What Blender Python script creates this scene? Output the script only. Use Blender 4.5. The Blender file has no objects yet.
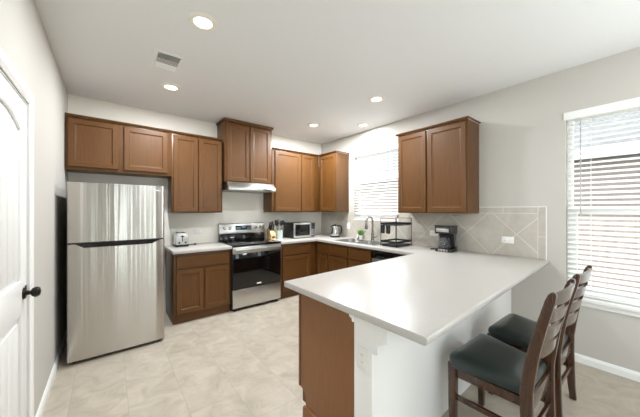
import bpy, bmesh, math, random
from mathutils import Vector, Matrix
random.seed(4)
PI = math.pi
scene = bpy.context.scene
COL = scene.collection

# ------------------------------------------------------------------ camera
W, H = 3.782, 2.757            # room width, ceiling height
YR = -8.0                      # far end of the dining side behind the camera
cam_data = bpy.data.cameras.new('camera')
cam = bpy.data.objects.new('camera', cam_data); COL.objects.link(cam)
cam.location = (0.374, -4.21, 1.415)
cam.rotation_euler = (PI/2, 0, -0.675)
cam_data.sensor_width = 36.0
cam_data.lens = 263.4/640*36.0
cam_data.shift_y = 1.17/640
cam_data.clip_start = 0.02
scene.camera = cam

# ------------------------------------------------------------------ world, light, exposure
world = bpy.data.worlds.new('sky'); scene.world = world; world.use_nodes = True
wn = world.node_tree
wn.nodes['Background'].inputs['Color'].default_value = (0.9, 0.955, 1.0, 1)
wn.nodes['Background'].inputs['Strength'].default_value = 8.0

def area(name, loc, rot, sx, sy, power, color=(1, 1, 1)):
    l = bpy.data.lights.new(name, 'AREA'); l.shape = 'RECTANGLE'; l.size = sx; l.size_y = sy
    l.energy = power; l.color = color
    o = bpy.data.objects.new(name, l); COL.objects.link(o); o.location = loc; o.rotation_euler = rot
    return o
# unseen fill light added on the dining side behind the camera, without a fixture
def point(name, loc, power, radius, color):
    l = bpy.data.lights.new(name, 'POINT'); l.energy = power; l.shadow_soft_size = radius; l.color = color
    o = bpy.data.objects.new(name, l); COL.objects.link(o); o.location = loc
point('dining_fill_light', (2.75, -5.1, 1.75), 78, 0.25, (0.94, 0.975, 1.0))
DOWN_W = 52.0

scene.view_settings.view_transform = 'Standard'
scene.view_settings.look = 'None'
scene.view_settings.gamma = 1.0
scene.view_settings.use_curve_mapping = False
scene.view_settings.exposure = -0.62
scene.cycles.use_denoising = True
scene.cycles.max_bounces = 10
scene.cycles.diffuse_bounces = 6
scene.cycles.transparent_max_bounces = 16
scene.cycles.caustics_reflective = False
scene.cycles.caustics_refractive = False
scene.cycles.sample_clamp_indirect = 6.0

# ------------------------------------------------------------------ materials
def s2l(c):
    return tuple(((x/255)/12.92 if x/255 <= 0.04045 else ((x/255+0.055)/1.055)**2.4) for x in c)
MATS = {}
def mat(name, rgb, rough=0.5, metal=0.0, **kw):
    m = bpy.data.materials.new(name); m.use_nodes = True
    nt = m.node_tree; b = nt.nodes['Principled BSDF']
    b.inputs['Base Color'].default_value = (*s2l(rgb), 1)
    b.inputs['Roughness'].default_value = rough
    b.inputs['Metallic'].default_value = metal
    for k, v in kw.items(): b.inputs[k.replace('_', ' ')].default_value = v
    MATS[name] = m
    return m
def N(m, t, **inp):
    n = m.node_tree.nodes.new(t)
    for k, v in inp.items(): n.inputs[k].default_value = v
    return n
def LK(m, a, b): m.node_tree.links.new(a, b)
def bsdf(m): return m.node_tree.nodes['Principled BSDF']
def objco(m, scale=(1, 1, 1), loc=(0, 0, 0), rot=(0, 0, 0), world=False):
    t = N(m, 'ShaderNodeNewGeometry' if world else 'ShaderNodeTexCoord')
    mp = N(m, 'ShaderNodeMapping'); mp.inputs['Scale'].default_value = scale
    mp.inputs['Location'].default_value = loc; mp.inputs['Rotation'].default_value = rot
    LK(m, t.outputs['Position' if world else 'Object'], mp.inputs['Vector'])
    return mp
def noise_color(m, scale_vec, nscale, c1, c2, lo=0.35, hi=0.65, detail=4, world=False, vary=True):
    mp = objco(m, scale_vec, world=world)
    n = N(m, 'ShaderNodeTexNoise'); n.inputs['Scale'].default_value = nscale; n.inputs['Detail'].default_value = detail
    src = mp.outputs['Vector']
    if vary and not world:
        oi = N(m, 'ShaderNodeObjectInfo')
        ad = N(m, 'ShaderNodeVectorMath'); ad.operation = 'ADD'
        ml = N(m, 'ShaderNodeMath'); ml.operation = 'MULTIPLY'; ml.inputs[1].default_value = 37.0
        LK(m, oi.outputs['Random'], ml.inputs[0]); LK(m, mp.outputs['Vector'], ad.inputs[0]); LK(m, ml.outputs[0], ad.inputs[1])
        src = ad.outputs['Vector']
    LK(m, src, n.inputs['Vector'])
    r = N(m, 'ShaderNodeValToRGB')
    r.color_ramp.elements[0].position = lo; r.color_ramp.elements[1].position = hi
    r.color_ramp.elements[0].color = (*s2l(c1), 1); r.color_ramp.elements[1].color = (*s2l(c2), 1)
    LK(m, n.outputs['Fac'], r.inputs['Fac']); LK(m, r.outputs['Color'], bsdf(m).inputs['Base Color'])
    return n, r
def bump(m, scale_vec, nscale, strength, dist=0.002, world=False):
    mp = objco(m, scale_vec, world=world); n = N(m, 'ShaderNodeTexNoise')
    n.inputs['Scale'].default_value = nscale; n.inputs['Detail'].default_value = 3
    LK(m, mp.outputs['Vector'], n.inputs['Vector'])
    b = N(m, 'ShaderNodeBump'); b.inputs['Strength'].default_value = strength; b.inputs['Distance'].default_value = dist
    LK(m, n.outputs['Fac'], b.inputs['Height']); LK(m, b.outputs['Normal'], bsdf(m).inputs['Normal'])

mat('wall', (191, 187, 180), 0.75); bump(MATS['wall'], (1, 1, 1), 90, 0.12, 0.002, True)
mat('wall_lit', (241, 237, 227), 0.75)  # wall paint made lighter for the back wall, downlight brightness put into its colour
mat('ceiling', (232, 233, 233), 0.85); bump(MATS['ceiling'], (1, 1, 1), 70, 0.2, 0.003, True)
mat('trim_white', (236, 236, 234), 0.35)
mat('white_paint', (240, 240, 239), 0.5)
mat('plastic_white', (238, 238, 234), 0.35)
mat('plastic_grey', (150, 150, 148), 0.4)
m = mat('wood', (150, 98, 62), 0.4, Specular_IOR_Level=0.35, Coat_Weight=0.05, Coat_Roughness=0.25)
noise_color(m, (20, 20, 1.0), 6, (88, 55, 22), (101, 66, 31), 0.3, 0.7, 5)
m = mat('wood_flat', (150, 98, 62), 0.4, Specular_IOR_Level=0.35, Coat_Weight=0.05, Coat_Roughness=0.25)
noise_color(m, (1.0, 20, 20), 6, (88, 55, 22), (101, 66, 31), 0.3, 0.7, 5)
m = mat('wood_panel_lit', (150, 98, 62), 0.4, Coat_Weight=0.1, Coat_Roughness=0.3)  # brighter copy of the cabinet wood, light on the end panel put into the colour
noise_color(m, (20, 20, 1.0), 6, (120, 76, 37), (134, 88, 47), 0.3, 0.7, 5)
m = mat('wood_dark_edge', (110, 66, 40), 0.4)
noise_color(m, (14, 14, 1.1), 5, (96, 62, 42), (116, 78, 54), 0.3, 0.7, 4)
m = mat('counter', (226, 221, 213), 0.3, Coat_Weight=0.15, Coat_Roughness=0.2)
noise_color(m, (1, 1, 1), 160, (180, 176, 170), (189, 186, 181), 0.35, 0.65, 2)
# floor: pale stone-look vinyl tiles with thin joints
m = mat('floor', (206, 196, 182), 0.32)
mp = objco(m, (1, 1, 1), world=True)
br = N(m, 'ShaderNodeTexBrick')
br.inputs['Scale'].default_value = 1.0; br.inputs['Mortar Size'].default_value = 0.002; br.inputs['Mortar Smooth'].default_value = 0.3
br.inputs['Brick Width'].default_value = 0.66; br.inputs['Row Height'].default_value = 0.332
br.offset = 0.5
sx = N(m, 'ShaderNodeSeparateXYZ'); cx = N(m, 'ShaderNodeCombineXYZ')
LK(m, mp.outputs['Vector'], sx.inputs[0])
ax = N(m, 'ShaderNodeMath'); ax.operation = 'ADD'; ax.inputs[1].default_value = 10.105 + 0.037
ay = N(m, 'ShaderNodeMath'); ay.operation = 'ADD'; ay.inputs[1].default_value = 2.225 + 19.8
LK(m, sx.outputs['X'], ax.inputs[0]); LK(m, sx.outputs['Y'], ay.inputs[0])
LK(m, ay.outputs[0], cx.inputs['X']); LK(m, ax.outputs[0], cx.inputs['Y'])
LK(m, cx.outputs[0], br.inputs['Vector'])
br.inputs['Color1'].default_value = (0.35, 0.35, 0.35, 1); br.inputs['Color2'].default_value = (0.65, 0.65, 0.65, 1); br.inputs['Mortar'].default_value = (0.5, 0.5, 0.5, 1)
n1 = N(m, 'ShaderNodeTexNoise'); n1.inputs['Scale'].default_value = 5.5; n1.inputs['Detail'].default_value = 8; n1.inputs['Roughness'].default_value = 0.65; n1.inputs['Distortion'].default_value = 0.8
off = N(m, 'ShaderNodeVectorMath'); off.operation = 'MULTIPLY_ADD'
off.inputs[1].default_value = (7, 7, 7); LK(m, br.outputs['Color'], off.inputs[0]); LK(m, mp.outputs['Vector'], off.inputs[2])
LK(m, off.outputs[0], n1.inputs['Vector'])
rp = N(m, 'ShaderNodeValToRGB'); e = rp.color_ramp.elements
e[0].position = 0.3; e[1].position = 0.68
e[0].color = (*s2l((162, 152, 137)), 1); e[1].color = (*s2l((192, 182, 167)), 1)
LK(m, n1.outputs['Fac'], rp.inputs['Fac'])
mx = N(m, 'ShaderNodeMix'); mx.data_type = 'RGBA'; mx.blend_type = 'MIX'
LK(m, br.outputs['Fac'], mx.inputs[0]); LK(m, rp.outputs['Color'], mx.inputs[6]); mx.inputs[7].default_value = (*s2l((162, 152, 137)), 1)
LK(m, mx.outputs[2], bsdf(m).inputs['Base Color'])
# backsplash: 12 inch tiles set on the diagonal, pale grout
def grout(m, base, groutc, fn):
    mp = objco(m, (1, 1, 1), world=True); s = N(m, 'ShaderNodeSeparateXYZ'); LK(m, mp.outputs['Vector'], s.inputs[0])
    def math2(op, a, b):
        n = N(m, 'ShaderNodeMath'); n.operation = op
        for i, v in enumerate((a, b)):
            if isinstance(v, (int, float)): n.inputs[i].default_value = v
            elif v is not None: LK(m, v, n.inputs[i])
        return n.outputs[0]
    fac = fn(s, math2)
    nz = N(m, 'ShaderNodeTexNoise'); nz.inputs['Scale'].default_value = 14; LK(m, mp.outputs['Vector'], nz.inputs['Vector'])
    r = N(m, 'ShaderNodeValToRGB'); r.color_ramp.elements[0].position = 0.3; r.color_ramp.elements[1].position = 0.7
    r.color_ramp.elements[0].color = (*s2l([c-5 for c in base]), 1); r.color_ramp.elements[1].color = (*s2l([c+4 for c in base]), 1)
    LK(m, nz.outputs['Fac'], r.inputs['Fac'])
    mx = N(m, 'ShaderNodeMix'); mx.data_type = 'RGBA'
    LK(m, fac, mx.inputs[0]); LK(m, r.outputs['Color'], mx.inputs[6]); mx.inputs[7].default_value = (*s2l(groutc), 1)
    LK(m, mx.outputs[2], bsdf(m).inputs['Base Color'])
m = mat('tile_diagonal', (186, 180, 169), 0.3)
def diag(s, M):
    P = 0.497
    y = M('ADD', s.outputs['Y'], 3.325 + 20*P); z = M('SUBTRACT', s.outputs['Z'], 1.15)
    a = M('PINGPONG', M('ADD', y, z), P/2); b = M('PINGPONG', M('SUBTRACT', y, z), P/2)
    return M('LESS_THAN', M('MINIMUM', a, b), 0.0046)
grout(m, (186, 180, 169), (214, 210, 202), diag)
m = mat('tile_border', (184, 178, 167), 0.3)
def bord(s, M):
    a = M('PINGPONG', M('ADD', s.outputs['Y'], 3.201 + 3.05), 0.1525)
    b = M('PINGPONG', M('SUBTRACT', s.outputs['Z'], 1.14 - 3.05), 0.1525)
    za = M('MULTIPLY', M('LESS_THAN', a, 0.003), M('GREATER_THAN', s.outputs['Z'], 1.378))
    zb = M('MULTIPLY', M('LESS_THAN', b, 0.003), M('LESS_THAN', s.outputs['Y'], -3.503))
    return M('MAXIMUM', za, zb)
grout(m, (184, 178, 167), (214, 210, 202), bord)
mat('grout', (226, 221, 211), 0.6)

def steel(name, rgb, rough, aniso=0.0, wav=0.0):
    m = mat(name, rgb, rough, 1.0)
    if aniso:
        bsdf(m).inputs['Anisotropic'].default_value = aniso
        bsdf(m).inputs['Anisotropic Rotation'].default_value = 0.25
        t = N(m, 'ShaderNodeTangent'); t.direction_type = 'RADIAL'; t.axis = 'Z'
        LK(m, t.outputs[0], bsdf(m).inputs['Tangent'])
    if wav: bump(m, (1, 1, 0.02), 7, wav, 0.01)
    return m
steel('fridge_steel', (192, 188, 182), 0.2, 0.95, 0.5)
steel('steel', (200, 199, 196), 0.3, 0.4)
steel('steel_smooth', (205, 205, 203), 0.18)
steel('sink_steel', (186, 187, 186), 0.32)
steel('nickel', (150, 146, 140), 0.25)
mat('black_plastic', (22, 22, 23), 0.35)
mat('black_gloss', (10, 10, 11), 0.06)
mat('dark_gap', (20, 19, 18), 0.7)
mat('black_metal', (30, 30, 31), 0.4, 0.3)
mat('bronze', (42, 38, 34), 0.35, 0.7)
mat('grey_side', (92, 92, 90), 0.5)
m = mat('oven_glass', (8, 8, 9), 0.05)
mat('burner_ring', (52, 52, 54), 0.25)
mat('display', (26, 40, 52), 0.15)
mat('digit', (130, 170, 190), 0.4)
m = mat('pale_wood', (222, 184, 128), 0.5); noise_color(m, (12, 12, 1.2), 6, (212, 172, 116), (230, 196, 142))
m = mat('handle_wood', (150, 112, 82), 0.5)
mat('mint', (210, 226, 219), 0.35)
mat('ceramic', (236, 236, 232), 0.25)
m = mat('leaf', (92, 158, 48), 0.5); noise_color(m, (1, 1, 1), 40, (70, 132, 36), (128, 186, 70))
mat('soil', (70, 52, 38), 0.9)
m = mat('chair_wood', (74, 44, 28), 0.25, Coat_Weight=0.6, Coat_Roughness=0.12)
noise_color(m, (16, 16, 1.3), 5, (50, 27, 14), (72, 41, 22), 0.3, 0.7, 5)
m = mat('leather', (30, 42, 41), 0.3, Coat_Weight=0.3, Coat_Roughness=0.2); bump(m, (1, 1, 1), 220, 0.12, 0.001)
m = mat('carafe_glass', (120, 122, 122), 0.04, 0.0, Alpha=0.35)
mat('blind', (240, 240, 238), 0.5)
mat('cord', (225, 225, 220), 0.6)
mat('wand', (170, 170, 168), 0.3)
mat('vinyl', (238, 238, 236), 0.35)
m = mat('brick', (168, 132, 118), 0.85)
mp = objco(m, (1, 1, 1), rot=(0, -PI/2, 0)); b = N(m, 'ShaderNodeTexBrick'); b.inputs['Scale'].default_value = 4.5
mpz = N(m, 'ShaderNodeSeparateXYZ'); cb = N(m, 'ShaderNodeCombineXYZ'); tc = N(m, 'ShaderNodeTexCoord')
LK(m, tc.outputs['Object'], mpz.inputs[0]); LK(m, mpz.outputs['Y'], cb.inputs['X']); LK(m, mpz.outputs['Z'], cb.inputs['Y'])
LK(m, cb.outputs[0], b.inputs['Vector'])
b.inputs['Color1'].default_value = (*s2l((150, 134, 128)), 1); b.inputs['Color2'].default_value = (*s2l((140, 125, 121)), 1); b.inputs['Mortar'].default_value = (*s2l((164, 155, 151)), 1)
LK(m, b.outputs['Color'], bsdf(m).inputs['Base Color'])
m = mat('fence_wood', (178, 152, 140), 0.8); noise_color(m, (6, 6, 0.6), 5, (172, 150, 144), (196, 176, 170))
m = mat('shingle', (112, 108, 108), 0.9); noise_color(m, (1, 1, 1), 9, (100, 98, 98), (122, 120, 120))
m = mat('lawn', (110, 124, 80), 0.9); noise_color(m, (1, 1, 1), 8, (96, 112, 66), (130, 138, 96))
mat('lamp_ring', (240, 236, 226), 0.5)
m = mat('lamp_glow', (255, 244, 224), 0.4)
bsdf(m).inputs['Emission Color'].default_value = (1.0, 0.93, 0.8, 1); bsdf(m).inputs['Emission Strength'].default_value = 7.0
def glass(name, tint, refl):
    m = bpy.data.materials.new(name); m.use_nodes = True; nt = m.node_tree; nt.nodes.clear()
    o = nt.nodes.new('ShaderNodeOutputMaterial'); t = nt.nodes.new('ShaderNodeBsdfTransparent'); g = nt.nodes.new('ShaderNodeBsdfGlossy')
    t.inputs[0].default_value = (*tint, 1); g.inputs['Roughness'].default_value = 0.02
    x = nt.nodes.new('ShaderNodeMixShader'); x.inputs[0].default_value = refl
    nt.links.new(t.outputs[0], x.inputs[1]); nt.links.new(g.outputs[0], x.inputs[2]); nt.links.new(x.outputs[0], o.inputs[0])
    MATS[name] = m
glass('pane', (0.96, 0.98, 0.97), 0.06)

# ------------------------------------------------------------------ mesh helpers
class MB:
    def __init__(s): s.bm = bmesh.new()
    def box(s, x0, x1, y0, y1, z0, z1, M=None):
        c = [(x, y, z) for x in (x0, x1) for y in (y0, y1) for z in (z0, z1)]
        v = [s.bm.verts.new(M @ Vector(p) if M else p) for p in c]
        for f in ((0, 1, 3, 2), (4, 6, 7, 5), (0, 4, 5, 1), (2, 3, 7, 6), (0, 2, 6, 4), (1, 5, 7, 3)):
            s.bm.faces.new([v[i] for i in f])
        return s
    def prism(s, poly, a0, a1, axis='z', M=None):
        # poly: 2D points; axis z -> (x,y), x -> (y,z), y -> (x,z)
        def P(p, a):
            q = {'z': (p[0], p[1], a), 'x': (a, p[0], p[1]), 'y': (p[0], a, p[1])}[axis]
            return M @ Vector(q) if M else q
        A = [s.bm.verts.new(P(p, a0)) for p in poly]; B = [s.bm.verts.new(P(p, a1)) for p in poly]
        n = len(poly); s.bm.faces.new(A); s.bm.faces.new(B[::-1])
        for i in range(n): s.bm.faces.new((A[i], B[i], B[(i+1) % n], A[(i+1) % n]))
        return s
    def lathe(s, prof, c=(0, 0, 0), n=28, M=None, cap=True):
        rings = []
        for r, z in prof:
            rings.append([s.bm.verts.new((M @ Vector((r*math.cos(2*PI*i/n), r*math.sin(2*PI*i/n), z)) if M else Vector((c[0]+r*math.cos(2*PI*i/n), c[1]+r*math.sin(2*PI*i/n), c[2]+z)))) for i in range(n)])
        for a, b in zip(rings, rings[1:]):
            for i in range(n): s.bm.faces.new((a[i], a[(i+1) % n], b[(i+1) % n], b[i]))
        if cap: s.bm.faces.new(rings[0][::-1]); s.bm.faces.new(rings[-1])
        return s
    def tube(s, pts, r, n=10, closed=False):
        pts = [Vector(p) for p in pts]; rings = []; m = len(pts)
        rr = r if isinstance(r, (list, tuple)) else [r]*m
        up = None
        for i, p in enumerate(pts):
            if closed: t = pts[(i+1) % m]-pts[i-1]
            else: t = pts[min(i+1, m-1)]-pts[max(i-1, 0)]
            t.normalize()
            if up is None:
                up = Vector((0, 0, 1)) if abs(t.z) < 0.9 else Vector((1, 0, 0))
            a = t.cross(up).normalized(); b = a.cross(t).normalized(); up = b
            rings.append([s.bm.verts.new(p + rr[i]*(math.cos(2*PI*k/n)*a + math.sin(2*PI*k/n)*b)) for k in range(n)])
        for a, b in (zip(rings, rings[1:]) if not closed else zip(rings, rings[1:]+rings[:1])):
            for i in range(n): s.bm.faces.new((a[i], a[(i+1) % n], b[(i+1) % n], b[i]))
        if not closed: s.bm.faces.new(rings[0][::-1]); s.bm.faces.new(rings[-1])
        return s
    def sweep(s, pts, prof):   # rectangle section [hx,hy] swept through pts (x,y,z) with horizontal sections
        rings = []
        for p, (hx, hy) in zip(pts, prof):
            rings.append([s.bm.verts.new((p[0]+a*hx, p[1]+b*hy, p[2])) for a, b in ((-1, -1), (1, -1), (1, 1), (-1, 1))])
        for a, b in zip(rings, rings[1:]):
            for i in range(4): s.bm.faces.new((a[i], a[(i+1) % 4], b[(i+1) % 4], b[i]))
        s.bm.faces.new(rings[0][::-1]); s.bm.faces.new(rings[-1])
        return s
    def panel(s, x0, x1, z0, z1, yf, t, fr=0.052, rec=0.011, ch=0.017):
        # framed door: front at y=yf, thickness t behind it, recessed centre
        def ring(i, y): return [s.bm.verts.new((x, y, z)) for x, z in ((x0+i, z0+i), (x1-i, z0+i), (x1-i, z1-i), (x0+i, z1-i))]
        e = 0.004
        R = [ring(0, yf+t), ring(0, yf+e), ring(e, yf), ring(fr, yf), ring(fr+ch*0.35, yf+rec*0.8), ring(fr+ch, yf+rec)]
        for a, b in zip(R, R[1:]):
            for i in range(4): s.bm.faces.new((a[i], a[(i+1) % 4], b[(i+1) % 4], b[i]))
        s.bm.faces.new(R[-1]); s.bm.faces.new(R[0][::-1])
        return s
    def build(s, name, m, parent=None, bev=0.0, seg=2, smooth=False, world=False, loc=None):
        bmesh.ops.recalc_face_normals(s.bm, faces=s.bm.faces[:])
        if bev:
            ed = [e for e in s.bm.edges if len(e.link_faces) == 2 and e.calc_face_angle(0) > 0.6]
            bmesh.ops.bevel(s.bm, geom=ed, offset=bev, segments=seg, profile=0.5, affect='EDGES', clamp_overlap=True)
        me = bpy.data.meshes.new(name)
        if world and parent is not None:
            p = parent; off = Vector()
            while p is not None: off += Vector(p.location); p = p.parent
            bmesh.ops.translate(s.bm, verts=s.bm.verts[:], vec=-off)
        if loc is not None: bmesh.ops.translate(s.bm, verts=s.bm.verts[:], vec=-Vector(loc))
        s.bm.to_mesh(me); s.bm.free()
        me.materials.append(MATS[m])
        if smooth or bev:
            for f in me.polygons: f.use_smooth = True
            me.set_sharp_from_angle(angle=0.6 if smooth else 0.5)
        o = bpy.data.objects.new(name, me); COL.objects.link(o)
        if parent is not None: o.parent = parent
        if loc is not None: o.location = loc
        return o
def tag(o, label, cat, group=None):
    o['label'] = label; o['category'] = cat
    if group: o['group'] = group
    return o
def thing(name, label, cat, loc=(0, 0, 0), rz=0.0, group=None):
    o = bpy.data.objects.new(name, None); COL.objects.link(o); o.location = loc; o.rotation_euler = (0, 0, rz)
    o.empty_display_size = 0.05
    return tag(o, label, cat, group)
def structure(o): o['kind'] = 'structure'; return o
def sroot(name, loc=(0, 0, 0)):
    o = bpy.data.objects.new(name, None); COL.objects.link(o); o.location = loc; return structure(o)
def dup(root, loc, rz, label, group=None):
    r = root.copy(); COL.objects.link(r); r.location = loc; r.rotation_euler = (0, 0, rz); r['label'] = label
    if group: r['group'] = group
    for ch in list(root.children):
        c = ch.copy(); COL.objects.link(c); c.parent = r
        for g in list(ch.children):
            d = g.copy(); COL.objects.link(d); d.parent = c
    return r
def arc(c, r, a0, a1, n): return [(c[0]+r*math.cos(a0+(a1-a0)*i/n), c[1]+r*math.sin(a0+(a1-a0)*i/n)) for i in range(n+1)]
def rrect(x0, x1, y0, y1, r, n=5):
    p = []
    for cx_, cy_, a in ((x1-r, y1-r, 0), (x0+r, y1-r, PI/2), (x0+r, y0+r, PI), (x1-r, y0+r, 1.5*PI)): p += arc((cx_, cy_), r, a, a+PI/2, n)
    return p

# ------------------------------------------------------------------ room shell
T = 0.12
structure(MB().box(-T, W+T, YR-T, T, -0.1, 0).build('floor', 'floor'))
structure(MB().box(-T, W+T, YR-T, T, H, H+0.1).build('ceiling', 'ceiling'))
structure(MB().box(-T, W+T, 0, T, 0, H).build('wall_back', 'wall_lit'))
def wall_x(name, xa, xb, openings):
    m = MB(); ys = sorted({YR, 0.0, *[o[0] for o in openings], *[o[1] for o in openings]})
    for a, b in zip(ys, ys[1:]):
        op = [o for o in openings if o[0] <= a and o[1] >= b]
        if op:
            if op[0][2] > 0: m.box(xa, xb, a, b, 0, op[0][2])
            m.box(xa, xb, a, b, op[0][3], H)
        else: m.box(xa, xb, a, b, 0, H)
    return structure(m.build(name, 'wall'))
WK = (-1.85, -0.93, 1.25, 2.385)      # kitchen window: y0,y1,z0,z1
WD = (-4.62, -3.712, 0.605, 2.31)     # dining window
FILL_OPEN = (-7.3, -4.75, 0.0, 2.3)           # unseen opening added in the left wall to let light onto the right side
wall_x('wall_right', W, W+T, [WK, WD])
DOOR = (-2.71, -1.93, 0.0, 2.035)
wall_x('wall_left', -T, 0, [DOOR, FILL_OPEN])
RW = [(0.5, 0.85), (1.25, 1.6), (1.95, 2.45)]      # tall rear windows
m = MB(); xx = [-T] + [v for w_ in RW for v in w_] + [W+T]
for a, b in zip(xx[0::2], xx[1::2]): m.box(a, b, YR-T, YR, 0, H)
for a, b in RW: m.box(a, b, YR-T, YR, 2.3, H)
structure(m.build('wall_rear', 'wall'))

def base_prof(): return [(0, 0), (0.014, 0), (0.014, 0.052), (0.009, 0.064), (0.005, 0.072), (0, 0.075)]
structure(MB().prism(base_prof(), -1.80+0.002, -0.001, 'y').build('baseboard_left', 'trim_white'))
m = MB().prism([(W-a, b) for a, b in base_prof()], YR, -3.30, 'y'); structure(m.build('baseboard_right', 'trim_white'))
structure(MB().prism([(-a, b) for a, b in base_prof()], 0.016, 0.985, 'x').build('baseboard_back', 'trim_white'))

# door in the left wall: two moulded panels, the upper with an arched top and plank grooves
d = sroot('door_1', (0, (DOOR[0]+DOOR[1])/2, 0))
y0, y1 = DOOR[0]+0.003, DOOR[1]-0.003
xs, xp = -0.006, -0.016       # face of stiles, face of panels
m = MB()
m.box(-0.04, xp-0.004, y0, y1, 0.008, 2.03)
st = 0.11
m.box(xp-0.004, xs, y0, y0+st, 0.008, 2.03); m.box(xp-0.004, xs, y1-st, y1, 0.008, 2.03)
m.box(xp-0.004, xs, y0+st, y1-st, 0.008, 0.2); m.box(xp-0.004, xs, y0+st, y1-st, 0.83, 1.02)
ya, yb = y0+st, y1-st; ym = (ya+yb)/2; hw = (yb-ya)/2
archp = [(ya+(yb-ya)*i/16, 1.855 + 0.065*(1-((ya+(yb-ya)*i/16-ym)/hw)**2)) for i in range(17)]
m.prism([(ya, 2.03)] + archp + [(yb, 2.03)], xp-0.004, xs, 'x')
m.build('slab', 'trim_white', d, bev=0.004, world=True)
def inset(z0, z1, arch):
    m = MB(); n = 5; g = 0.03
    for i in range(n):
        a = ya+g+(yb-ya-2*g)*i/n+0.003; b = ya+g+(yb-ya-2*g)*(i+1)/n-0.003
        top = lambda y: z1 + (0.065*(1-((y-ym)/hw)**2) if arch else 0)
        m.prism([(a, z0), (b, z0), (b, top(b)), ((a+b)/2, top((a+b)/2)), (a, top(a))], xp-0.003, xp+0.006, 'x')
    return m
inset(1.05, 1.825, True).build('panel', 'trim_white', d, bev=0.003, world=True)
inset(0.23, 0.80, False).build('panel', 'trim_white', d, bev=0.003, world=True)
R90 = Matrix.Rotation(PI/2, 4, 'Y')
hz, hy = 0.94, -1.992
Mh = Matrix.Translation((xs, hy, hz)) @ R90
h = MB().lathe([(0.033, 0), (0.033, 0.004), (0.028, 0.010), (0.013, 0.014), (0.011, 0.03)], M=Mh).build('door_handle', 'bronze', d, smooth=True, world=True)
MB().lathe([(0.010, 0.028), (0.022, 0.034), (0.029, 0.045), (0.029, 0.056), (0.022, 0.066), (0.006, 0.070)], M=Mh).build('knob', 'bronze', h, smooth=True, world=True)
MB().box(0.001, 0.006, hy-0.012, hy+0.012, hz+0.018, hz+0.045).build('latch_plate', 'bronze', h, bev=0.002, world=True)
# casing
cw = 0.07
cas = [(0, 0), (0.008, 0), (0.018, 0.02), (0.018, 0.05), (0.012, 0.07), (0, 0.07)]
m = MB()
m.prism([(a, DOOR[1]+0.004+b) for a, b in cas], 0, 2.035+cw+0.004, 'z')
m.prism([(a, DOOR[0]-0.004-b) for a, b in cas], 0, 2.035+cw+0.004, 'z')
m.prism([(a, 2.039+b) for a, b in cas], DOOR[0]-0.004, DOOR[1]+0.004, 'y')
m.box(-0.05, 0.0, DOOR[1]-0.003, DOOR[1]+0.004, 0, 2.039)
m.box(-0.05, 0.0, DOOR[0]-0.004, DOOR[1]+0.004, 2.031, 2.039)
structure(m.build('trim_1', 'trim_white'))

# windows: vinyl single-hung, panes, sills
def window(name, o, sill):
    y0, y1, z0, z1 = o
    r = sroot(name, (W+0.08, (y0+y1)/2, z0))
    f = 0.045; xa, xb = W+0.06, W+0.10; zm = (z0+z1)/2 - 0.04
    m = MB()
    for a, b, c, e in ((y0, y0+f, z0, z1), (y1-f, y1, z0, z1), (y0+f, y1-f, z0, z0+f), (y0+f, y1-f, z1-f, z1)): m.box(xa, xb, a, b, c, e)
    fr = m.build('frame', 'vinyl', r, bev=0.003, world=True)
    m = MB(); m.box(xa-0.008, xb-0.015, y0+f, y1-f, zm-0.028, zm+0.028); m.box(xa-0.002, xb-0.02, y0+f, y0+f+0.03, z0+f, zm); m.box(xa-0.002, xb-0.02, y1-f-0.03, y1-f, z0+f, zm); m.box(xa-0.002, xb-0.02, y0+f, y1-f, z0+f, z0+f+0.035)
    m.build('lower_sash', 'vinyl', r, bev=0.003, world=True)
    for a, b, xx in ((z0+f, zm, xa+0.012), (zm, z1-f, xa+0.03)):
        MB().box(xx, xx+0.004, y0+f, y1-f, a, b).build('glass_pane', 'pane', r, world=True)
    if sill: MB().box(W-0.035, W-0.001, y0-0.04, y1+0.04, z0-0.03, z0+0.003).box(W-0.001, W+0.06, y0+0.001, y1-0.001, z0-0.001, z0+0.003).box(W-0.014, W-0.001, y0-0.03, y1+0.03, z0-0.075, z0-0.03).build('sill', 'trim_white', r, bev=0.004, world=True)
    else: MB().box(W-0.012, W+0.06, y0, y1, z0-0.02, z0+0.001).build('sill', 'trim_white', r, bev=0.003, world=True)
    return r
window('window_1', WK, False); window('window_2', WD, True)
# tall windows at the rear of the dining side
for k, (a, b) in enumerate(RW):
    r = sroot('window_%d' % (4+k), ((a+b)/2, YR-0.05, 0.0)); m = MB()
    m.box(a, a+0.04, YR-0.09, YR-0.03, 0.0, 2.3).box(b-0.04, b, YR-0.09, YR-0.03, 0.0, 2.3).box(a+0.04, b-0.04, YR-0.09, YR-0.03, 0.0, 0.05).box(a+0.04, b-0.04, YR-0.09, YR-0.03, 2.26, 2.3)
    m.build('frame', 'vinyl', r, world=True)
    MB().box(a+0.04, b-0.04, YR-0.062, YR-0.058, 0.05, 2.26).build('glass_pane', 'pane', r, world=True)

r = sroot('window_3', (-0.06, (FILL_OPEN[0]+FILL_OPEN[1])/2, 0)); m = MB(); ym = (FILL_OPEN[0]+FILL_OPEN[1])/2  # frame and panes for the added light opening
for a, b in ((FILL_OPEN[0], FILL_OPEN[0]+0.05), (ym-0.05, ym+0.05), (FILL_OPEN[1]-0.05, FILL_OPEN[1])): m.box(-0.09, -0.03, a, b, 0, 2.3)
for a, b in ((FILL_OPEN[0]+0.05, ym-0.05), (ym+0.05, FILL_OPEN[1]-0.05)): m.box(-0.09, -0.03, a, b, 0, 0.06).box(-0.09, -0.03, a, b, 2.25, 2.3)
m.build('frame', 'vinyl', r, world=True)
for a, b in ((FILL_OPEN[0]+0.05, ym-0.05), (ym+0.05, FILL_OPEN[1]-0.05)): MB().box(-0.062, -0.058, a, b, 0.06, 2.25).build('glass_pane', 'pane', r, world=True)

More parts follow.
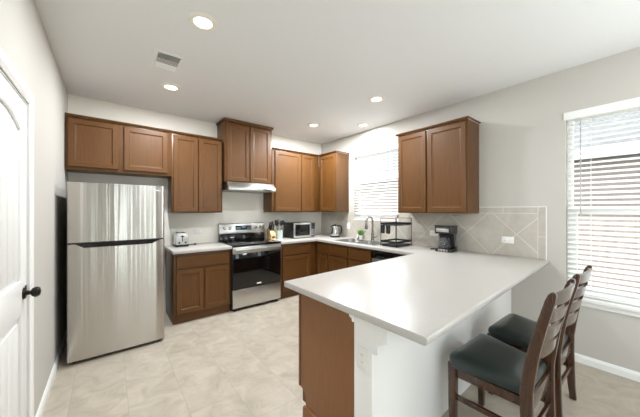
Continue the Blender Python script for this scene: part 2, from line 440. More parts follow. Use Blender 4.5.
# blinds
def blind(o, bottom, label, wand_y):
    y0, y1, z0, z1 = o; y0 += 0.006; y1 -= 0.006
    r = thing('window_blind', label, 'blind', (W+0.03, (y0+y1)/2, bottom))
    MB().box(W+0.006, W+0.055, y0, y1, z1-0.045, z1-0.002).build('headrail', 'blind', r, bev=0.003, world=True)
    MB().box(W-0.014, W-0.001, y0-0.016, y1+0.020, z1-0.045, z1+0.03).build('valance', 'blind', r, bev=0.004, world=True)
    m = MB(); n = int((z1-0.06-bottom)/0.046); t = math.radians(24)
    for i in range(n):
        z = bottom+0.035+0.046*i
        prof = []
        for k in range(5):
            u = -0.025+0.05*k/4; c = 0.003*(1-(u/0.025)**2)
            prof.append((W+0.03+u*math.cos(t)-c*math.sin(t), z+u*math.sin(t)+c*math.cos(t)))
        prof += [(p[0], p[1]-0.0028) for p in reversed(prof)]
        m.prism(prof, y0+0.004, y1-0.004, 'y')
    m.build('slats', 'blind', r, smooth=True, world=True)
    MB().box(W+0.006, W+0.054, y0+0.004, y1-0.004, bottom, bottom+0.018).build('bottom_rail', 'blind', r, bev=0.003, world=True)
    for yy in (y0+0.16, y1-0.16):
        for xx in (W+0.004, W+0.056): MB().tube([(xx, yy, bottom+0.01), (xx, yy, z1-0.04)], 0.0012, 6).build('ladder_cord', 'cord', r, world=True)
    MB().tube([(W-0.020, wand_y, z1-0.05), (W-0.020, wand_y, z1-0.95)], 0.0045, 8).build('tilt_wand', 'wand', r, smooth=True, world=True)
    return r
blind(WK, 1.335, 'white slatted blind over the kitchen sink window, lowered and partly open', WK[1]-0.09)
blind(WD, 0.616, 'white slatted blind on the tall window behind the dining chairs', WD[1]-0.105)

# tile backsplash on the right wall
r = sroot('trim_2', (W, -1.8, 0.914)); B = W-0.008
zt = 0.9145
MB().box(B, W, -0.926, -0.001, zt, 1.374).box(B, W, -1.854, -0.926, zt, 1.2295).box(B, W, -3.502, -1.854, zt, 1.374).build('diagonal_tiles', 'tile_diagonal', r, world=True)
MB().box(B, W, -3.566, -2.962, 1.378, 1.441).box(B, W, -3.566, -3.506, zt, 1.374).build('border_tiles', 'tile_border', r, world=True)
MB().box(B+0.001, W, -3.506, -2.962, 1.374, 1.378).box(B+0.001, W, -3.506, -3.502, zt, 1.374).build('grout_line', 'grout', r, world=True)
MB().box(B-0.002, W, -3.573, -3.566, zt, 1.447).box(B-0.002, W, -3.566, -2.962, 1.441, 1.447).build('edge_strip', 'trim_white', r, world=True)

# peninsula half wall with its stepped bracket; slightly out of square with the room
def skew(x): return 0.028*(x-1.40)
structure(MB().prism([(1.40, -3.343), (W-0.001, -3.343+skew(W)), (W-0.001, -3.222+skew(W)), (1.40, -3.222)], 0, 0.8755, 'z').build('wall_peninsula', 'white_paint'))
pr = [(-3.343, 0.69), (-3.375, 0.712), (-3.375, 0.745), (-3.41, 0.745), (-3.43, 0.79), (-3.43, 0.8755), (-3.205, 0.8755), (-3.205, 0.835), (-3.215, 0.815), (-3.222, 0.795), (-3.222, 0.69)]
pr = [(-3.3435, 0.695), (-3.378, 0.712), (-3.378, 0.748), (-3.43, 0.785), (-3.43, 0.8755), (-3.3435, 0.8755)]
structure(MB().prism([(-3.3435, 0.69), (-3.378, 0.70), (-3.378, 0.742), (-3.435, 0.775), (-3.435, 0.8755), (-3.3435, 0.8755)], 1.40, 1.45, 'x').build('trim_3', 'white_paint'))
ogee = [(-3.222, 0.815), (-3.214, 0.822), (-3.214, 0.832)] + [(-3.214+0.022*math.sin(a), 0.854-0.022*math.cos(a)) for a in (0, 0.5, 1.0, 1.57)] + [(-3.192, 0.8755), (-3.222, 0.8755)]
structure(MB().prism(ogee, 1.388, 1.3995, 'x').build('trim_4', 'white_paint'))

# ------------------------------------------------------------------ cabinets
def front(m, x0, x1, z0, z1, yf): m.panel(x0, x1, z0, z1, yf, 0.019)
def upper(label, loc, rz, w, h, d, doors, group, crown=0.02, dz=0.014, shell='wood', side=None):
    r = thing('wall_cabinet', label, 'cabinet', loc, rz, group)
    m = MB().box(0, w, -d+0.02, -0.001, 0, h)
    b = m.build('body', shell, r, bev=0.002)
    for a, c in doors:
        mm = MB(); front(mm, a, c, dz, h-0.022, -d); mm.build('door', 'wood', r)
    o = 0.02
    m = MB(); m.prism([(-d+0.02, h), (-d-0.002, h), (-d-0.006, h+0.005), (-d-0.016, h+crown-0.005), (-d-0.016, h+crown), (-d+0.02, h+crown)], -(0.0 if side != 'both' and side != 'left' else 0.018), w+(0.018 if side in ('both', 'right') else 0.0), 'x')
    if side in ('both', 'left'): m.box(-0.018, 0.0, -d+0.02, -0.001, h+0.006, h+crown)
    if side in ('both', 'right'): m.box(w, w+0.018, -d+0.02, -0.001, h+0.006, h+crown)
    m.build('crown_moulding', 'wood', r)
    return r
GU = 'brown wall cabinets'
upper('short wide brown wall cabinet above the refrigerator', (0.006, 0, 1.85), 0, 1.0055, 0.575, 0.33, [(0.022, 0.452), (0.505, 0.958)], GU, dz=0.034)
upper('tall two-door brown wall cabinet above the toaster', (1.012, 0, 1.372), 0, 0.653, 1.05, 0.33, [(0.018, 0.318), (0.33, 0.636)], GU)
upper('tallest brown wall cabinet, set high above the range hood and touching the ceiling', (1.69, 0, 1.828), 0, 0.764, 0.892, 0.36, [(0.03, 0.375), (0.389, 0.735)], GU, 0.03, side='both')
upper('brown wall cabinet right of the range hood with one wide and one narrow door', (2.475, 0, 1.372), 0, 0.9955, 1.05, 0.33, [(0.055, 0.565), (0.595, 0.87)], GU)
upper('narrow single-door brown wall cabinet on the right wall beside the sink window', (W, -0.3115, 1.372), -PI/2, 0.481, 1.05, 0.33, [(0.045, 0.462)], GU, side='right')
upper('brown two-door wall cabinet hung above the coffee maker', (W, -2.056, 1.372), -PI/2, 0.902, 1.05, 0.33, [(0.012, 0.412), (0.436, 0.885)], GU, side='both')

def basecab(label, loc, rz, w, drawers, doors, group='brown base cabinets', name='base_cabinet', d=0.61, toe=0.03, hollow=False):
    r = thing(name, label, 'cabinet', loc, rz, group)
    m = MB()
    if hollow: m.box(0, w, -d+0.02, -d+0.04, 0.1, 0.8755).box(0, 0.018, -d+0.041, -0.003, 0.1, 0.8755).box(w-0.018, w, -d+0.041, -0.003, 0.1, 0.8755).box(0.018, w-0.018, -d+0.041, -0.003, 0.1, 0.118)
    else: m.box(0, w, -d+0.02, -0.003, 0.1, 0.8755)
    m.build('body', 'wood', r, bev=0.002)
    MB().box(0.0, w, -d+0.02+toe, -0.003, 0, 0.0995).build('toe_kick', 'wood', r)
    for a, c in drawers:
        mm = MB(); mm.panel(a, c, 0.685, 0.835, -d, 0.019, 0.02, 0.0, 0.004); mm.build('drawer_front', 'wood_flat', r)
    for a, c in doors:
        mm = MB(); front(mm, a, c, 0.125, 0.665, -d); mm.build('door', 'wood', r)
    return r
basecab('brown base cabinet under the toaster, between refrigerator and stove', (0.985, 0, 0), 0, 0.7, [(0.03, 0.675)], [(0.03, 0.345), (0.362, 0.675)])
basecab('brown corner base cabinet right of the stove, below the microwave', (2.462, 0, 0), 0, 0.729, [(0.045, 0.59)], [(0.045, 0.59)])
basecab('narrow brown base cabinet on the right run below the kettle', (W, -0.5915, 0), -PI/2, 0.32, [(0.042, 0.308)], [(0.042, 0.308)])
basecab('brown sink base cabinet with two false drawer fronts', (W, -0.914, 0), -PI/2, 0.926, [(0.03, 0.455), (0.49, 0.91)], [(0.03, 0.455), (0.49, 0.91)], hollow=True)

# dishwasher
r = thing('dishwasher', 'stainless dishwasher with black control strip under the counter below the dish rack', 'dishwasher', (W, -1.843, 0), -PI/2)
MB().box(0.004, 0.596, -0.575, -0.05, 0.1, 0.87).build('tub', 'dark_gap', r)
MB().box(0.006, 0.594, -0.612, -0.576, 0.11, 0.755).build('door', 'steel', r, bev=0.004)
p_ = MB().box(0.006, 0.594, -0.622, -0.576, 0.758, 0.868).build('control_panel', 'black_gloss', r, bev=0.005)
MB().lathe([(0.011, 0), (0.011, 0.004)], M=Matrix.Translation((0.05, -0.622, 0.82)) @ Matrix.Rotation(PI/2, 4, 'X'), n=16).build('badge', 'steel_smooth', p_)
MB().box(0.02, 0.58, -0.53, -0.06, 0.0, 0.099).build('toe_kick', 'dark_gap', r)

# peninsula cabinets with the brown end panel
r = thing('peninsula_cabinet', 'brown peninsula base cabinet with a plain end panel and notched toe kick', 'cabinet', (1.405, -2.95, 0), 0, None)
m = MB().prism([(1.418, -3.218), (W-0.66, -3.218+skew(W-0.66)), (W-0.66, -2.715+skew(W-0.66)), (1.418, -2.715)], 0.1, 0.8755, 'z'); m.build('body', 'wood', r, world=True)
m = MB().prism([(1.418, -3.218), (W-0.66, -3.218+skew(W-0.66)), (W-0.66, -2.785+skew(W-0.66)), (1.418, -2.785)], 0.0, 0.0995, 'z'); m.build('toe_kick', 'wood_dark_edge', r, world=True)
MB().prism([(-3.2195, 0.0), (-2.772, 0.0), (-2.772, 0.15), (-2.755, 0.185), (-2.715, 0.205), (-2.715, 0.8755), (-3.2195, 0.8755)], 1.402, 1.4175, 'x').build('end_panel', 'wood_panel_lit', r, world=True)
MB().box(1.398, 1.418, -2.7145, -2.695, 0.205, 0.8755).build('face_frame_edge', 'wood_dark_edge', r, world=True)
MB().prism([(1.4015, 0), (1.386, 0), (1.386, 0.085), (1.392, 0.098), (1.4015, 0.10)], -3.2195, -2.760, 'y').build('base_moulding', 'wood_panel_lit', r, world=True)
for i in range(3):
    a = 1.45+0.57*i
    for z0, z1, nm in ((0.125, 0.665, 'door'), (0.685, 0.835, 'drawer_front')):
        MB().box(a, a+0.54, -2.7145+skew(a)+0.004, -2.695+skew(a)+0.004, z0, z1).build(nm, 'wood', r, bev=0.003, world=True)

# ------------------------------------------------------------------ worktops
def slab(poly, name, label, hole=None, loc=(0, 0, 0), nose=()):
    m = MB().prism(poly, 0.876, 0.914, 'z'); bm = m.bm
    bmesh.ops.recalc_face_normals(bm, faces=bm.faces[:])
    P = [Vector((x, y)) for x, y in poly]
    def on(e, a, b):
        return all(min((v.co.xy-P[a]).length, (v.co.xy-P[b]).length) < 1e-5 for v in e.verts) and abs(e.verts[0].co.z-e.verts[1].co.z) < 1e-6
    ne = [e for e in bm.edges for k in nose if on(e, k, (k+1) % len(P))]
    if ne: bmesh.ops.bevel(bm, geom=ne, offset=0.0165, segments=6, profile=0.5, affect='EDGES', clamp_overlap=True)
    o = m.build(name, 'counter', None, bev=0.0025, seg=2, loc=loc)
    if hole:
        c = MB().box(*hole, 0.85, 0.95).build('cut', 'counter')
        md = o.modifiers.new('b', 'BOOLEAN'); md.operation = 'DIFFERENCE'; md.object = c; md.solver = 'EXACT'
        bpy.context.view_layer.update()
        me = bpy.data.meshes.new_from_object(o.evaluated_get(bpy.context.evaluated_depsgraph_get()))
        o.modifiers.clear(); o.data = me; me.set_sharp_from_angle(angle=0.45); bpy.data.objects.remove(c)
    return tag(o, label, 'countertop')
slab([(0.968, -0.645), (1.688, -0.645), (1.688, -0.001), (0.968, -0.001)], 'countertop', 'short pale laminate countertop under the toaster, left of the stove', loc=(1.33, -0.32, 0.876))
SX0, SX1, SY0, SY1 = 3.235, 3.66, -1.83, -0.985
slab([(2.458, -0.001), (2.458, -0.645), (3.137, -0.645), (3.137, -2.528), (1.331, -2.613), (1.345, -3.668), (W-0.001, -3.592), (W-0.001, -0.001)],
     'countertop', 'large pale laminate countertop running round the corner, past the sink and out over the peninsula', (SX0+0.015, SX1-0.015, SY0+0.015, SY1-0.015), loc=(3.0, -2.0, 0.876), nose=(5,))

# ------------------------------------------------------------------ sink and faucet
r = thing('kitchen_sink', 'double-bowl stainless sink set into the counter under the window', 'sink', ((SX0+SX1)/2, (SY0+SY1)/2, 0.914))
m = MB(); ym = (SY0+SY1)/2; e = 0.03; zt = 0.9145; zr = 0.920
for a, b, c, d_ in ((SX0, SX1, SY0, SY0+e), (SX0, SX1, SY1-e, SY1), (SX0, SX0+e, SY0+e, SY1-e), (SX1-0.06, SX1, SY0+e, SY1-e), (SX0+e, SX1-0.06, ym-0.015, ym+0.015)): m.box(a, b, c, d_, zt, zr)
m.build('rim', 'sink_steel', r, bev=0.002, world=True)
for a, b in ((SY0+e, ym-0.015), (ym+0.015, SY1-e)):
    m = MB(); bm = m.bm
    P = rrect(SX0+e, SX1-0.06, a, b, 0.04); Q = rrect(SX0+e+0.02, SX1-0.08, a+0.02, b-0.02, 0.04)
    A = [bm.verts.new((x, y, zr-0.001)) for x, y in P]; Bv = [bm.verts.new((x, y, 0.78)) for x, y in Q]
    n = len(A)
    for i in range(n): bm.faces.new((A[i], A[(i+1) % n], Bv[(i+1) % n], Bv[i]))
    bm.faces.new(Bv)
    bw = m.build('bowl', 'sink_steel', r, smooth=True, world=True)
    MB().lathe([(0.045, 0.781), (0.045, 0.784), (0.02, 0.7835), (0.02, 0.7815)], c=((SX0+SX1)/2, (a+b)/2, 0), n=20).build('drain', 'nickel', bw, world=True)
fx, fy = 3.695, -1.42
r = thing('faucet', 'brushed nickel gooseneck faucet behind the sink', 'faucet', (fx, fy, 0.9145))
MB().lathe([(0.03, 0.9147), (0.03, 0.925), (0.025, 0.935), (0.023, 1.03), (0.0165, 1.045)], c=(fx, fy, 0)).build('base', 'nickel', r, smooth=True, world=True)
pts = [(fx, fy, 1.005), (fx, fy, 1.1), (fx, fy, 1.21)] + [(fx-0.075+0.075*math.cos(a), fy, 1.225+0.075*math.sin(a)) for a in [PI*i/10 for i in range(11)]] + [(fx-0.152, fy, 1.19)]
MB().tube(pts, 0.0155, 12).build('spout', 'nickel', r, smooth=True, world=True)
MB().lathe([(0.016, 1.19), (0.021, 1.175), (0.025, 1.115), (0.021, 1.105)], c=(fx-0.152, fy, 0)).build('spray_head', 'nickel', r, smooth=True, world=True)
MB().tube([(fx, fy-0.015, 0.965), (fx, fy-0.045, 0.972), (fx-0.01, fy-0.105, 0.995)], [0.010, 0.009, 0.006], 10).build('lever', 'nickel', r, smooth=True, world=True)

# ------------------------------------------------------------------ refrigerator
fx0, fx1, fyf, fyb = 0.075, 0.842, -0.944, -0.12
r = thing('refrigerator', 'stainless top-freezer refrigerator standing against the left wall', 'refrigerator', ((fx0+fx1)/2, -0.55, 0))
MB().box(fx0+0.004, fx1-0.004, fyf+0.075, fyb, 0.03, 1.655).build('cabinet_body', 'grey_side', r, bev=0.004, world=True)
def fdoor(z0, z1):
    m = MB(); e = 0.018
    p = [(fx0, fyf+0.068), (fx0, fyf+e)] + [(fx0+e-e*math.cos(a), fyf+e-e*math.sin(a)) for a in (0.5, 1.0)] + [(fx0+e, fyf)]
    p += [(fx0+(fx1-fx0)*t, fyf-0.006*math.sin(PI*t)) for t in (0.15, 0.3, 0.5, 0.7, 0.85)]
    p += [(fx1-e, fyf)] + [(fx1-e+e*math.sin(a), fyf+e-e*math.cos(a)) for a in (0.5, 1.0)] + [(fx1, fyf+e), (fx1, fyf+0.068)]
    return m.prism(p, z0, z1, 'z')
fd = fdoor(1.112, 1.667).build('freezer_door', 'fridge_steel', r, smooth=True, world=True)
ld = fdoor(0.032, 1.098).build('fresh_food_door', 'fridge_steel', r, smooth=True, world=True)
hp = [(fx0+0.002, 1.111), (fx0+0.06, 1.097), (fx0+0.12, 1.062), (fx1-0.12, 1.062), (fx1-0.05, 1.097), (fx1-0.002, 1.111)]
MB().prism(hp, fyf-0.02, fyf+0.03, 'y').build('handle', 'black_gloss', ld, bev=0.004, world=True)
MB().box(fx0+0.004, fx1-0.004, fyf+0.03, fyf+0.07, 1.097, 1.113).build('door_gap', 'dark_gap', r, world=True)
MB().box(fx1-0.085, fx1-0.04, fyf-0.004, fyf+0.004, 1.612, 1.626).build('badge', 'steel_smooth', fd, world=True)
MB().box(fx0+0.01, fx1-0.01, fyf+0.05, fyb, 0.006, 0.029).build('kick_grille', 'black_plastic', r, world=True)
for a in (fx0+0.05, fx1-0.05):
    for b in (fyf+0.06, fyb-0.06): MB().lathe([(0.018, 0.0), (0.018, 0.02)], c=(a, b, 0), n=14).build('foot', 'black_plastic', r, world=True)
for z in (1.669, ):
    MB().box(fx1-0.1, fx1-0.03, fyf+0.03, fyf+0.1, 1.668, 1.676).build('hinge_cover', 'grey_side', r, bev=0.002, world=True)

# ------------------------------------------------------------------ stove
X0, X1 = 1.694, 2.452; YF = -0.645
r = thing('stove', 'stainless electric range with black glass oven door and cooktop', 'stove', ((X0+X1)/2, -0.33, 0))
MB().box(X0, X1, -0.60, -0.02, 0.025, 0.905).build('body', 'black_plastic', r, bev=0.003, world=True)
ct = MB().box(X0-0.001, X1+0.001, -0.655, -0.02, 0.906, 0.926).build('cooktop', 'black_gloss', r, bev=0.005, world=True)
for a, b, q in ((X0+0.2, -0.47, 0.105), (X1-0.2, -0.47, 0.085), (X0+0.2, -0.2, 0.075), (X1-0.2, -0.2, 0.095)):
    m = MB(); bm = m.bm
    I = [bm.verts.new((a+(q-0.004)*math.cos(2*PI*i/32), b+(q-0.004)*math.sin(2*PI*i/32), 0.9264)) for i in range(32)]
    O = [bm.verts.new((a+q*math.cos(2*PI*i/32), b+q*math.sin(2*PI*i/32), 0.9264)) for i in range(32)]
    for i in range(32): bm.faces.new((I[i], O[i], O[(i+1) % 32], I[(i+1) % 32]))
    m.build('burner_ring', 'burner_ring', ct, world=True)
bg = MB().prism([(-0.02, 0.926), (-0.10, 0.926), (-0.085, 1.03), (-0.02, 1.03)], X0+0.004, X1-0.004, 'x').build('backguard_base', 'black_gloss', r, bev=0.002, world=True)
cp = MB().prism([(-0.012, 1.031), (-0.095, 1.031), (-0.098, 1.05), (-0.072, 1.185), (-0.06, 1.195), (-0.012, 1.195)], X0, X1, 'x').build('control_panel', 'steel', r, bev=0.004, world=True)
def cpy(z): return -0.098+0.026*(z-1.05)/0.135
tilt = math.atan2(0.026, 0.135)
xc = (X0+X1)/2+0.01
Mp = Matrix.Translation((xc, cpy(1.122), 1.122)) @ Matrix.Rotation(-tilt, 4, 'X')
dp = MB().box(-0.135, 0.135, -0.004, 0.004, -0.036, 0.036, M=Mp).build('display', 'display', cp, bev=0.002, world=True)
for k in range(4): MB().box(-0.028+k*0.016, -0.018+k*0.016, -0.0048, -0.004, 0.002, 0.022, M=Mp).build('digit', 'digit', dp, world=True)
for i in range(5):
    for j in range(2):
        for sgn in (-1, 1): MB().box(sgn*(0.06+0.016*i)-0.005, sgn*(0.06+0.016*i)+0.005, -0.0046, -0.004, -0.024+0.022*j, -0.016+0.022*j, M=Mp).build('touch_key', 'digit', dp, world=True)
for dx in (-0.30, -0.215, 0.22, 0.30):
    Mk = Matrix.Translation((xc+dx-0.01, cpy(1.122)-0.001, 1.122)) @ Matrix.Rotation(PI/2-tilt, 4, 'X')
    k_ = MB().lathe([(0.026, 0), (0.026, 0.005), (0.021, 0.008), (0.019, 0.028), (0.016, 0.031)], M=Mk, n=20).build('knob', 'steel_smooth', cp, smooth=True, world=True)
od = MB().box(X0+0.003, X1-0.003, YF+0.005, -0.601, 0.305, 0.895).build('oven_door', 'black_plastic', r, bev=0.004, world=True)
MB().box(X0+0.004, X1-0.004, YF, YF+0.006, 0.306, 0.80).build('oven_window', 'oven_glass', od, bev=0.002, world=True)
MB().box(X0+0.003, X1-0.003, YF-0.003, YF+0.006, 0.80, 0.893).build('door_top_band', 'steel', od, bev=0.003, world=True)
hb = MB().prism(rrect(X0+0.02, X1-0.02, 0.828, 0.872, 0.015, 4), YF-0.05, YF-0.03, 'y').build('oven_handle', 'steel', od, bev=0.006, world=True)
for a in (X0+0.05, X1-0.08): MB().box(a, a+0.03, YF-0.031, YF-0.002, 0.84, 0.86).build('handle_mount', 'steel', hb, world=True)
MB().box(X1-0.40, X1-0.33, YF-0.001, YF, 0.336, 0.356).build('sticker', 'plastic_white', od, world=True)
MB().box(X0+0.003, X1-0.003, YF+0.002, -0.601, 0.045, 0.298).build('storage_drawer', 'steel', r, bev=0.004, world=True)
for a in (X0+0.05, X1-0.05):
    for b in (-0.58, -0.08): MB().lathe([(0.017, 0.0), (0.017, 0.024)], c=(a, b, 0), n=14).build('foot', 'black_plastic', r, world=True)

# range hood
r = thing('range_hood', 'stainless under-cabinet range hood above the stove', 'range hood', ((X0+X1)/2, -0.24, 1.7))
hp = [(-0.001, 1.8265), (-0.40, 1.8265), (-0.425, 1.82), (-0.485, 1.75), (-0.49, 1.74), (-0.49, 1.702), (-0.486, 1.70), (-0.001, 1.70)]
MB().prism(hp, X0+0.002, X1-0.002, 'x').build('shell', 'steel', r, bev=0.004, world=True)
MB().box(X0+0.06, X1-0.06, -0.42, -0.06, 1.694, 1.6998).build('filter', 'plastic_grey', r, world=True)
MB().box(X1-0.22, X1-0.08, -0.4925, -0.4895, 1.714, 1.730).build('switch_strip', 'black_plastic', r, world=True)

# ------------------------------------------------------------------ counter appliances
ZC = 0.9142
r = thing('microwave', 'stainless and black microwave in the back corner of the counter', 'microwave', (3.07, -0.23, ZC))
MB().box(2.845, 3.305, -0.395, -0.06, ZC+0.012, 1.185).build('body', 'black_plastic', r, bev=0.006, world=True)
ff = MB().box(2.845, 3.305, -0.405, -0.3955, ZC+0.012, 1.185).build('front_frame', 'steel', r, bev=0.003, world=True)
MB().box(2.875, 3.185, -0.408, -0.4052, ZC+0.045, 1.155).build('door_window', 'black_gloss', ff, bev=0.001, world=True)
MB().box(3.205, 3.298, -0.408, -0.4052, ZC+0.02, 1.178).build('control_panel', 'black_plastic', r, bev=0.001, world=True)
m = MB()
for i in range(3):
    for j in range(4): m.box(3.215+0.027*i, 3.235+0.027*i, -0.4095, -0.4082, 0.955+0.03*j, 0.975+0.03*j)
m.build('keypad', 'plastic_grey', r, world=True)
MB().box(3.215, 3.288, -0.4095, -0.4082, 1.12, 1.155).build('display', 'display', r, world=True)
MB().tube([(3.192, -0.43, 0.95), (3.192, -0.43, 1.155)], 0.008, 10).box(3.186, 3.198, -0.43, -0.4055, 0.955, 0.967).box(3.186, 3.198, -0.43, -0.4055, 1.138, 1.15).build('handle', 'steel_smooth', r, world=True)
for a in (2.875, 3.275):
    for b in (-0.37, -0.09): MB().lathe([(0.012, ZC), (0.012, ZC+0.0125)], c=(a, b, 0), n=12).build('foot', 'black_plastic', r, world=True)

r = thing('toaster', 'small stainless two-slice toaster on the left counter', 'toaster', (1.14, -0.2, ZC))
tx0, tx1, ty0, ty1 = 1.065, 1.222, -0.29, -0.07
body = [(tx0, 0.945), (tx0, 1.06), (tx0+0.012, 1.085), (tx0+0.04, 1.1), (tx1-0.04, 1.1), (tx1-0.012, 1.085), (tx1, 1.06), (tx1, 0.945)]
MB().prism(body, ty0+0.012, ty1, 'y').build('shell', 'steel_smooth', r, bev=0.003, world=True)
MB().prism([(x*0.96+1.1435*0.04, z) for x, z in body], ty0, ty0+0.0115, 'y').build('end_plate', 'steel', r, bev=0.003, world=True)
MB().box(tx0-0.002, tx1+0.002, ty0-0.002, ty1+0.002, ZC+0.006, 0.9445).build('base', 'black_plastic', r, bev=0.004, world=True)
MB().box(tx0+0.035, tx0+0.06, ty0+0.04, ty1-0.03, 1.1002, 1.103).box(tx1-0.06, tx1-0.035, ty0+0.04, ty1-0.03, 1.1002, 1.103).build('bread_slot', 'black_plastic', r, world=True)
MB().box(1.138, 1.149, ty0-0.0015, ty0, 0.985, 1.075).build('lever_slot', 'black_plastic', r, world=True)
MB().box(1.122, 1.165, ty0-0.024, ty0-0.001, 1.05, 1.066).build('lever', 'black_plastic', r, bev=0.004, world=True)
for a in (1.105, 1.182): MB().lathe([(0.013, 0), (0.012, 0.012)], M=Matrix.Translation((a, ty0, 0.972)) @ Matrix.Rotation(PI/2, 4, 'X'), n=16).build('dial', 'black_plastic', r, smooth=True, world=True)
c = [(tx1, -0.12, 0.93), (1.25, -0.13, 0.919), (1.29, -0.17, 0.919), (1.32, -0.15, 0.919)]
pc = MB().tube(c, 0.004, 8).build('power_cord', 'black_plastic', r, smooth=True, world=True)
MB().box(1.318, 1.35, -0.163, -0.138, ZC+0.001, 0.936).build('plug', 'black_plastic', pc, bev=0.004, world=True)
for a in (tx0+0.02, tx1-0.02):
    for b in (ty0+0.02, ty1-0.02): MB().lathe([(0.008, ZC), (0.008, ZC+0.007)], c=(a, b, 0), n=10).build('foot', 'black_plastic', r, world=True)

# knife block with knives, crock with utensils
r = thing('knife_block', 'pale wooden knife block beside the stove', 'knife block', (2.545, -0.17, ZC))
blk = [(-0.245, ZC), (-0.10, ZC), (-0.085, 1.09), (-0.19, 1.055), (-0.245, 0.99)]
MB().prism(blk, 2.497, 2.588, 'x').build('block', 'pale_wood', r, bev=0.004, world=True)
MB().box(2.515, 2.57, -0.2465, -0.2452, 0.935, 0.965).build('badge', 'black_plastic', r, world=True)
for i, (a, t, ln) in enumerate([(2.512, 0.15, 0.10), (2.533, 0.3, 0.12), (2.553, 0.45, 0.13), (2.573, 0.25, 0.11), (2.523, 0.7, 0.13), (2.563, 0.75, 0.14)]):
    y = -0.19+0.105*t; z = 1.055+0.035*t
    k = thing('kitchen_knife', 'black handled kitchen knife stuck in the wooden block', 'knife', (a, y, z), 0, 'knives in the block')
    M_ = Matrix.Rotation(math.radians(22), 4, 'X')
    MB().box(-0.008, 0.008, -0.011, 0.011, 0.004, ln, M=M_).build('handle', 'black_plastic', k, bev=0.004)
    MB().box(-0.002, 0.002, -0.009, 0.009, -0.002, 0.004, M=M_).build('bolster', 'steel_smooth', k)
r = thing('utensil_crock', 'pale mint crock full of cooking utensils between knife block and microwave', 'crock', (2.672, -0.22, ZC))
m = MB().lathe([(0.05, 0), (0.054, 0.006), (0.056, 0.145), (0.058, 0.15), (0.053, 0.15), (0.051, 0.012), (0.0005, 0.011)], n=28); m.build('jar', 'mint', r, smooth=True)
def utensil(kind, label, dx, dy, lean, ang, build):
    o = thing(kind, label, 'utensil', (2.672+dx, -0.22+dy, ZC+0.0125), ang, 'utensils in the crock'); build(o, lean); return o
def handle(lean, L, m='black_plastic', o=None):
    p = [(0, 0, 0), (lean*0.5, 0, L*0.5), (lean, 0, L)]
    return MB().tube(p, 0.005, 8).build('handle', m, o, smooth=True), p[-1]
def spatula(o, l):
    _, t = handle(l, 0.22, 'steel_smooth', o); MB().prism([(t[0]-0.02, 0.21), (t[0]+0.02, 0.21), (t[0]+0.034, 0.24), (t[0]+0.034, 0.31), (t[0]-0.034, 0.31), (t[0]-0.034, 0.24)], -0.003, 0.003, 'y').build('blade', 'black_plastic', o, bev=0.002)
def spoon(o, l):
    _, t = handle(l, 0.22, 'black_plastic', o); Ms = Matrix.Translation((t[0], 0, 0.255)) @ Matrix.Diagonal((1, 0.35, 1.35, 1))
    MB().lathe([(0.002, -0.036), (0.022, -0.029), (0.037, 0), (0.022, 0.029), (0.002, 0.036)], M=Ms, n=16).build('bowl', 'black_plastic', o, smooth=True)
def ladle(o, l):
    _, t = handle(l, 0.25, 'steel_smooth', o); Ms = Matrix.Translation((t[0]+0.03, 0, 0.265)) @ Matrix.Rotation(1.1, 4, 'Y')
    MB().lathe([(0.002, -0.035), (0.036, -0.024), (0.047, 0.0), (0.044, 0.0), (0.034, -0.02), (0.002, -0.03)], M=Ms, n=18).build('cup', 'black_plastic', o, smooth=True)
def whisk(o, l):
    _, t = handle(l, 0.2, 'steel_smooth', o); m = MB()
    for k in range(4):
        a = k*PI/4; m.tube([(t[0]+0.03*math.sin(q)*math.cos(a), 0.03*math.sin(q)*math.sin(a), 0.2+0.06*(1-math.cos(q))) for q in [PI*2*i/16 for i in range(17)]], 0.0015, 5)
    m.build('wires', 'steel_smooth', o)
utensil('spatula', 'black spatula standing in the mint crock', -0.025, 0.022, -0.02, 0.0, spatula)
utensil('serving_spoon', 'black serving spoon standing in the mint crock', 0.004, -0.032, 0.01, 0.0, spoon)
utensil('ladle', 'black ladle leaning right out of the mint crock', 0.022, -0.005, 0.03, 0.0, ladle)
utensil('whisk', 'wire whisk standing in the mint crock', -0.002, 0.030, 0.0, 0.0, whisk)
utensil('slotted_spoon', 'black slotted spoon leaning left out of the mint crock', -0.024, -0.012, -0.03, 0.0, spoon)

# kettle
kx, ky = 3.60, -0.62
r = thing('electric_kettle', 'stainless electric kettle with black handle on the corner counter', 'kettle', (kx, ky, ZC), -0.95); r.scale = (1.12, 1.12, 1.08)
MB().lathe([(0.078, 0), (0.08, 0.004), (0.078, 0.02), (0.06, 0.024)], n=30).build('base', 'black_plastic', r, smooth=True)
MB().lathe([(0.07, 0.0245), (0.073, 0.03), (0.071, 0.07), (0.062, 0.15), (0.055, 0.185), (0.053, 0.19)], n=30).build('body', 'steel_smooth', r, smooth=True)
MB().lathe([(0.053, 0.1902), (0.052, 0.2), (0.03, 0.21), (0.010, 0.212), (0.009, 0.222), (0.002, 0.224)], n=30).build('lid', 'black_plastic', r, smooth=True)
MB().tube([(0.050, 0, 0.192), (0.085, 0, 0.195), (0.108, 0, 0.17), (0.11, 0, 0.12), (0.1, 0, 0.075), (0.074, 0, 0.055)], [0.012, 0.012, 0.012, 0.011, 0.010, 0.009], 12).build('handle', 'black_plastic', r, smooth=True)
MB().prism([(-0.05, -0.022), (-0.05, 0.022), (-0.078, 0.004), (-0.078, -0.004)], 0.165, 0.19, 'z').build('spout', 'steel_smooth', r, bev=0.003)

